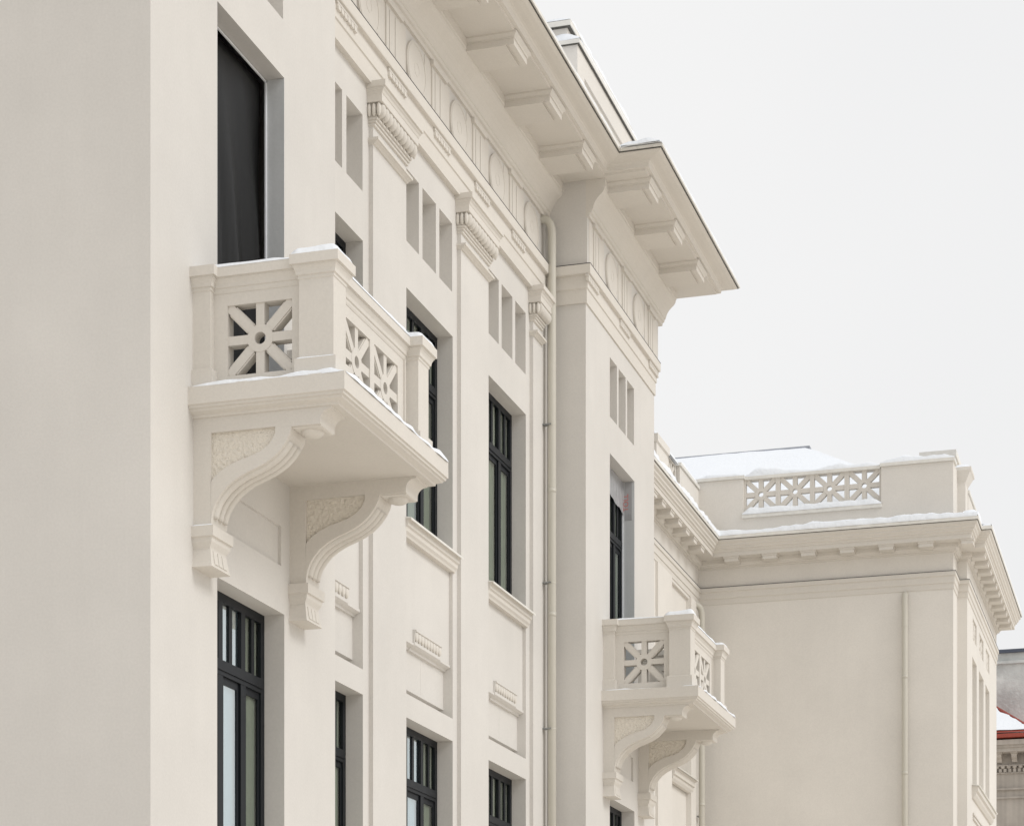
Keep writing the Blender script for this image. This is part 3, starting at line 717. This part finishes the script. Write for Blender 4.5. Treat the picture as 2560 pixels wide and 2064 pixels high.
# rainwater pipes
pts = [(-8.62, 39.3, 9.42)] + bend((-8.6, 39.34, 9.40), (-8.50, 39.40, 9.38), (-8.50, 39.42, 9.2)) + [(-8.50, 39.42, 8), (-8.50, 39.42, GZ)]
pipe(pts, .055, [8.4, 5.6], (-8.6, 39.6), LOW)
pts = [(-4.885, 39.75, 9.40)] + bend((-4.885, 39.66, 9.40), (-4.885, 39.61, 9.38), (-4.885, 39.61, 9.22)) + [(-4.885, 39.61, 8), (-4.885, 39.61, GZ)]
pipe(pts, .052, [8.83, 6.0], (-4.885, 39.7), LOW)

# ------------------------------------------------------------------ background buildings at the right edge
GRY = thing('grey_rendered_building', 'weathered grey blind gable wall with dark coping, rising behind the red-edged roof', 'building', (-4, 80, 0))
q = MB(); q.wall(FB(78), -14, 4, GZ, 15.85); q.wall(FA(4), 78, 90, GZ, 15.85); q.quad((-14, 78, 15.85), (4, 78, 15.85), (4, 90, 15.85), (-14, 90, 15.85)); q.build('gable_wall', 'rough', GRY)
q = MB(); q.box(FB(78), -14.2, 4.2, -.7, .15, 16.22, 16.33); q.build('coping', 'slate', GRY)
q = MB(); q.box(FB(78), -14.1, 4.1, -.6, .10, 15.85, 15.951 - .003); q.build('string_course', 'rough', GRY)
q = MB(); q.box(FB(78), -14.05, 4.05, -.5, .03, 15.951, 16.22); q.build('parapet', 'rough', GRY)
STN = thing('stone_building', 'soot-stained stone building with carved bracket cornice and red-edged snowy roof', 'building', (-4, 75, 0))
f = FB(75)
q = MB(); q.wall(f, -14, -5.1, GZ, 12.6); q.wall(FA(-5.1), 75, 77.9, GZ, 12.6); q.build('stone_wall', 'stone', STN)
q = MB()
for z0, z1, d in ((10.80, 10.86, .06), (11.08, 11.14, .09), (11.62, 11.66, .06), (11.86, 11.89, .14), (12.27, 12.40, .52), (12.40, 12.48, .58), (12.48, 12.64, .66)):
    q.box(f, -14, -5.1 + d, -2.9, d, z0, z1)
cn = q.build('cornice', 'stone', STN)
for k in range(-6, 2):
    c = -5.65 + k * .495
    q = MB(); q.prof(f, [(-.02, 12.0), (.10, 11.98), (.16, 12.06), (.34, 12.12), (.40, 12.20), (.40, 12.268), (-.02, 12.268)], c - .085, c + .085); q.box(f, c - .115, c + .115, -.02, .44, 12.225, 12.27); q.build('bracket', 'stone', cn)
q = MB()
for k in range(-30, 4): q.box(f, -5.65 + k * .155 - .045, -5.65 + k * .155 + .045, -.02, .10, 11.665, 11.775)
q.build('dentil_row', 'stone', cn)
q = MB()
for k in range(-24, 4): q.ell((-5.65 + k * .19, 75 - .10, 11.835), .072, .06, .06, 10, 6)
q.build('egg_ornament', 'stone', cn, smooth=True)
q = MB(); q.prof(f, [(.3, 12.70), (.74, 12.70), (.755, 12.715), (.74, 12.83), (.3, 12.86)], -14, -4.4); rf = q.build('roof_edge', 'redroof', STN)
q = MB()
AP = (-7.61, 77.9, 15.09); AB = (-4.93, 74.3, 12.87)
q.quad((-14, 74.3, 12.87), AB, AP, (-14, 77.9, 15.09)); q.quad(AB, (-4.5, 77.9, 12.87), AP)
q.tube([AB, AP], .05, 8); q.box(f, -6.4, -5.2, -.1, .1, 12.87, 12.93)
q.build('roof', 'redroof', STN)

# ------------------------------------------------------------------ plastic sheeting in the two balcony doorways
sh = MB(); k, kk = 30, 40; u0, u1 = NC - .735, NC + .735
def fold(u, z):
    t = (u - u0) / (u1 - u0); h = (9.6 - z) / 3.4
    a = math.sin((t * 3.1 - h * 1.15) * 6.283) * .040 * min(1, h * 1.4)
    b = math.sin((t * 9 - h * 2.6) * 6.283 + 1) * .020 * max(0, h - .2)
    return -.235 + a + b + .01 * noise.noise(Vector((u * 3, z * 1.2, 3)))
for i in range(k):
    for j in range(kk):
        ua, ub = u0 + (u1 - u0 - .024) * i / k, u0 + (u1 - u0 - .024) * (i + 1) / k; za, zb = 6.14 + 3.462 * j / kk, 6.14 + 3.462 * (j + 1) / kk
        sh.quad(*[a0.pt(u, fold(u, z), z) for u, z in ((ua, za), (ub, za), (ub, zb), (ua, zb))])
o = sh.build('plastic_sheet', 'sheet', weld=True, smooth=True)
md = o.modifiers.new('thickness', 'SOLIDIFY'); md.thickness = .002
tag(o, 'black plastic sheet hung with loose folds across the near balcony doorway', 'plastic sheet')
# clear film torn across the top of the far balcony door, with red print
fm = MB(); u0, u1 = FC_ - .735, FC_ + .735; k, kk = 24, 10
def low(u): t = (u - u0) / (u1 - u0); return 9.30 - .16 * t + .014 * math.sin(t * 17) + .006 * math.sin(t * 47)
for i in range(k):
    for j in range(kk):
        ua, ub = u0 + (u1 - u0 - .006) * i / k, u0 + (u1 - u0 - .006) * (i + 1) / k
        P = lambda u, s: a0.pt(u, -.165 + .012 * noise.noise(Vector((u * 6, s * 4, 1))), low(u) + (9.625 - low(u)) * s)
        fm.quad(P(ua, j / kk), P(ub, j / kk), P(ub, (j + 1) / kk), P(ua, (j + 1) / kk))
o = fm.build('plastic_film', 'film', weld=True, smooth=True)
tag(o, 'torn clear plastic film with red print across the top of the far balcony door', 'plastic film')
def letters(txt, F_, u, d, z, size, rot, parent, org):
    cu = bpy.data.curves.new('print', 'FONT'); cu.body = txt; cu.size = size; cu.extrude = .0006; cu.align_x = 'CENTER'
    ob = bpy.data.objects.new('red_print', cu); scene.collection.objects.link(ob)
    p = F_.pt(u, d, z); ob.location = (p[0], p[1], p[2] + H); ob.rotation_euler = rot
    dg = bpy.context.evaluated_depsgraph_get(); me = bpy.data.meshes.new_from_object(ob.evaluated_get(dg))
    me.materials.clear(); me.materials.append(M['red'])
    r = bpy.data.objects.new('red_print', me); scene.collection.objects.link(r)
    r.location = ob.location; r.rotation_euler = ob.rotation_euler; bpy.data.objects.remove(ob)
    r.parent = parent; return r
# print runs down the right-hand reveal (facing -Y), reading sideways
letters('TOLL', FB(u1 - .0075), PX - .095, 0, 9.32, .11, (R(90), R(-90), 0), o, None)
st = MB(); st.box(a0, u1 - .0065, u1 - .005, -.15, -.04, 9.05, 9.62); st.build('film_flap', 'film', o)
f2 = MB(); f2.box(a0, NC + .735 - .0075, NC + .735 - .006, -.16, -.02, 6.15, 6.62)
o = f2.build('plastic_film', 'film')
tag(o, 'scrap of clear film with red print on the grey door jamb behind the near balcony', 'plastic film')
letters('CL', FB(NC + .735 - .0085), PX - .09, 0, 6.40, .14, (R(90), R(-90), 0), o, None)

# ------------------------------------------------------------------ snow
def strip(name, path, w, h, label, z0, seed=0, step=.06, wav=.35, lip=.0, inset=0., taper=True):
    """snow lying along a ledge: path in plan (outer edge), w wide towards the left, h high"""
    P = []
    for a, b in zip(path, path[1:]):
        l = math.hypot(b[0] - a[0], b[1] - a[1]); n = max(2, int(l / step))
        P += [(a[0] + (b[0] - a[0]) * i / n, a[1] + (b[1] - a[1]) * i / n) for i in range(n)]
    P.append(path[-1])
    q = MB(); K = 9; n0 = 0
    for i, p in enumerate(P):
        a, b = P[max(0, i - 2)], P[min(len(P) - 1, i + 2)]
        dx, dy = b[0] - a[0], b[1] - a[1]; l = math.hypot(dx, dy) or 1; nx, ny = dy / l, -dx / l
        n1 = noise.noise(Vector((p[0] * 1.3 + seed, p[1] * 1.3, seed * 1.7))); n2 = noise.noise(Vector((p[0] * 5 + seed, p[1] * 5, 9 + seed)))
        hh = h * max(.12, 1 + wav * 1.5 * n1 + wav * .8 * n2)
        if taper: hh *= min(1, .25 + min(i, len(P) - 1 - i) * .3)
        ed = lip * (1 + 1.2 * n2 + n1)
        zz = z0(p) if callable(z0) else z0
        for k in range(K):
            t = k / (K - 1)
            prof = (0, .62, .92, 1, 1.02, 1, .93, .7, .2)[k]
            if k == 0: prof = -.03
            off = ed * (1 - t) - w * t - inset
            if k == 1: off = ed * 1.25 - .006 - inset
            n3 = noise.noise(Vector((p[0] * 7 + t * 3, p[1] * 7, seed + 4))) * .22
            q.v.append((p[0] + nx * off, p[1] + ny * off, zz + hh * prof * (1 + n3)))
    for i in range(len(P) - 1):
        for k in range(K - 1): q.f.append((i * K + k, i * K + k + 1, (i + 1) * K + k + 1, (i + 1) * K + k))
    o = q.build(name, 'snow', None, smooth=True)
    return tag(o, label, 'snow', kind='stuff')
def blob(x0, x1, y0, y1, z, h, label, seed=0):
    q = MB(); n = 16
    for i in range(n + 1):
        for j in range(n + 1):
            s, t = i / n, j / n; e = min(1, 7 * min(s, 1 - s)) ** .4 * min(1, 7 * min(t, 1 - t)) ** .4
            x, y = x0 + (x1 - x0) * s, y0 + (y1 - y0) * t
            q.v.append((x, y, z - .004 + h * e * (.85 + .5 * noise.noise(Vector((x * 3 + seed, y * 3, seed))))))
    for i in range(n):
        for j in range(n): q.f.append((i * (n + 1) + j, i * (n + 1) + j + 1, (i + 1) * (n + 1) + j + 1, (i + 1) * (n + 1) + j))
    return tag(q.build('snow', 'snow', None, smooth=True), label, 'snow', kind='stuff')
for dy, wh in ((0, 'near'), (13.5, 'far')):
    e = 11 if dy else 0
    strip('snow', [(-7.99, 16.992 + dy), (-7.10, 16.992 + dy)], .20, .038, 'thin snow on the side handrail of the %s balcony' % wh, 7.147, 1 + e, wav=.25)
    strip('snow', [(-6.79, 17.33 + dy), (-6.79, 19.02 + dy)], .20, .046, 'thin snow along the front handrail of the %s balcony' % wh, 7.147, 2 + e, wav=.3)
    blob(-7.102, -6.678, 16.925 + dy, 17.324 + dy, 7.15, .08, 'rounded snow cap on the front corner post of the %s balcony' % wh, 3 + e)
    blob(-7.10, -6.678, 19.01 + dy, 19.41 + dy, 7.15, .08, 'snow cap on the rear corner post of the %s balcony' % wh, 4 + e)
    strip('snow', [(-7.98, 16.897 + dy), (-6.61, 16.897 + dy)], .12, .036, 'ragged snow on the floor edge at the side of the %s balcony' % wh, 6.136, 5 + e, wav=.9, lip=.006)
    strip('snow', [(-6.612, 16.92 + dy), (-6.612, 19.5 + dy)], .18, .045, 'lumpy snow on the front floor edge of the %s balcony' % wh, 6.136, 6 + e, wav=.8, lip=.012)
for y0, y1, f in ((16.955, 16.985, 'side'), (17.264, 17.30, 'x')):
    if f == 'side': blob(-7.07, -6.71, 16.955, 16.99, 6.30, .018, 'thin line of snow on the base of the near balcony corner post', 22)
blob(-8.0, -7.80, 16.955, 17.02, 5.0, .016, 'sliver of snow on the first console block under the near balcony', 21)
strip('snow', [(-7.42, 20.4), (-7.42, 29.2)], .5, .07, 'snow along the gutter of the tall building between its two pavilions', 13.19, 31, .12, wav=.2, lip=.003)
strip('snow', [(-7.40, 29.10), (-6.86, 29.10)], .4, .08, 'snow drift on the end of the far pavilion cornice', 13.20, 32, lip=.01)
strip('snow', [(-6.832, 29.12), (-6.832, 34.45)], .6, .075, 'snow along the gutter of the far pavilion cornice', 13.19, 33, .1, wav=.2, lip=.003)
strip('snow', [(-9.2, 29.45), (-8.07, 29.45)], .3, .12, 'snow on the lower step of the attic, at its end', 14.92, 34)
strip('snow', [(-8.07, 29.5), (-8.07, 33.0)], .22, .07, 'snow along the lower step of the attic front', 14.915, 35)
strip('snow', [(-9.6, 29.45), (-8.2, 29.45)], .6, .06, 'snow on the attic top, at its end', 15.2, 36)
strip('snow', [(-8.19, 29.5), (-8.19, 33.0)], .7, .09, 'snow along the attic top front', 15.2, 37, wav=.7)
# wing
strip('snow', [(AX + .475, 33.8), (AX + .475, BY - .475)], .36, .13, 'thick snow on the cornice of the lower wing beside the tall building', 10.565, 41, .07, lip=.008, taper=False)
strip('snow', [(AX + .46, BY - .475), (KX + .46, BY - .475)], .40, .125, 'thick lumpy snow along the cornice of the lower wing facing the viewer', 10.575, 42, .06, wav=.2, lip=.008, taper=False)
strip('snow', [(KX + .475, BY - .46), (KX + .475, CY - .42)], .35, .14, 'snow on the short return of the lower wing cornice', 10.575, 43)
strip('snow', [(KX + .48, CY - .475), (DX + .46, CY - .475)], .3, .16, 'snow on the corner of the lower wing cornice', 10.575, 44)
strip('snow', [(DX + .475, CY - .46), (DX + .475, EY + .46)], .36, .09, 'snow along the right-hand cornice of the lower wing', 10.58, 45)
strip('snow', [(-7.81, BY - .034), (-5.305, BY - .034)], .14, .10, 'snow on the ledge under the four roof lattices', 11.046, 46, .05, wav=.25, lip=.006)
strip('snow', [(-8.6, BY - .028), (-7.78, BY - .028)], .36, .07, 'snow on the parapet left of the roof lattices', 11.757, 47)
strip('snow', [(-5.33, BY - .028), (KX + .03, BY - .028)], .34, .10, 'snow on the parapet right of the roof lattices', 11.757, 48, wav=.6)
strip('snow', [(-7.77, BY + .032), (-5.34, BY + .032)], .22, .10, 'snow on the rail above the four roof lattices', 11.742, 49, wav=.6)
strip('snow', [(AX + .02, 38.2), (AX + .02, BY - .1)], .34, .07, 'snow on the inner corner of the lower wing parapet', 11.62, 50)
strip('snow', [(AX - .0, 36.6), (AX - .0, 38.1)], .2, .06, 'snow on the lattice rail beside the parapet pier', 11.56, 51)
blob(-8.97, -8.44, 35.68, 36.54, 11.39, .09, 'snow cap on the parapet pier beside the tall building', 52)
blob(-4.3, DX + .07, CY - .09, CY + .53, 11.76, .07, 'snow cap on the corner pier of the lower wing', 53)
strip('snow', [(DX, CY + .5), (DX, EY)], .3, .05, 'snow along the right-hand parapet of the lower wing', 11.48, 54)
strip('snow', [(-4.35, CY - .03), (-4.0, CY - .03)], .25, .30, 'snow drifted against the foot of the corner pier', 10.58, 55, .04)
q = MB(); n = 30                              # snow blanket on the tall building's roof
for i in range(n + 1):
    for j in range(n + 1):
        x, y = -13.8 + 6.0 * i / n, 15.2 + 18.4 * j / n
        q.v.append((x, y, 13.2 + 1.1 * (-7.6 - x) / 6.4 + .08 + .03 * noise.noise(Vector((x * 1.5, y * 1.5, 5)))))
for i in range(n):
    for j in range(n): q.f.append((i * (n + 1) + j, i * (n + 1) + j + 1, (i + 1) * (n + 1) + j + 1, (i + 1) * (n + 1) + j))
tag(q.build('snow', 'snow', None, smooth=True), 'snow blanket on the roof of the tall building behind its gutter', 'snow', kind='stuff')
q = MB(); n = 40                              # snow blanket on the wing roof
def rz(x, y): return (11.56 if y > 40.6 else 11.56 - (40.6 - y) * 1.15) + max(0, y - 40.6) / 5.4 * 2.5
for i in range(n + 1):
    for j in range(n + 1):
        t = j / n; y = 40.06 + 5.84 * t; xr = -4.55 + (-7.72 + 4.55) * t; x = -13 + (xr + 13) * i / n
        q.v.append((x, y, rz(x, y) + .06 + .03 * noise.noise(Vector((x * .7, y * .7, 2))) + .012 * noise.noise(Vector((x * 4, y * 4, 2)))))
for i in range(n):
    for j in range(n): q.f.append((i * (n + 1) + j, i * (n + 1) + j + 1, (i + 1) * (n + 1) + j + 1, (i + 1) * (n + 1) + j))
tag(q.build('snow', 'snow', None, smooth=True), 'broad snow blanket on the sloping roof of the lower wing', 'snow', kind='stuff')
q = MB(); n = 24                              # snow on the red-edged roof
for i in range(n + 1):
    for j in range(n + 1):
        t = j / n; y = 74.4 + 3.4 * t; x0_, x1_ = -13.5, AB[0] - .1 + (AP[0] - AB[0]) * t + .05 * math.sin(j * 1.7)
        x = x0_ + (x1_ - x0_) * i / n
        q.v.append((x, y, 12.96 + 2.10 * t + .05 * noise.noise(Vector((x * 2, y * 2, 7)))))
for i in range(n):
    for j in range(n): q.f.append((i * (n + 1) + j, i * (n + 1) + j + 1, (i + 1) * (n + 1) + j + 1, (i + 1) * (n + 1) + j))
tag(q.build('snow', 'snow', None, smooth=True), 'snow covering the roof with the red edge at the right', 'snow', kind='stuff')
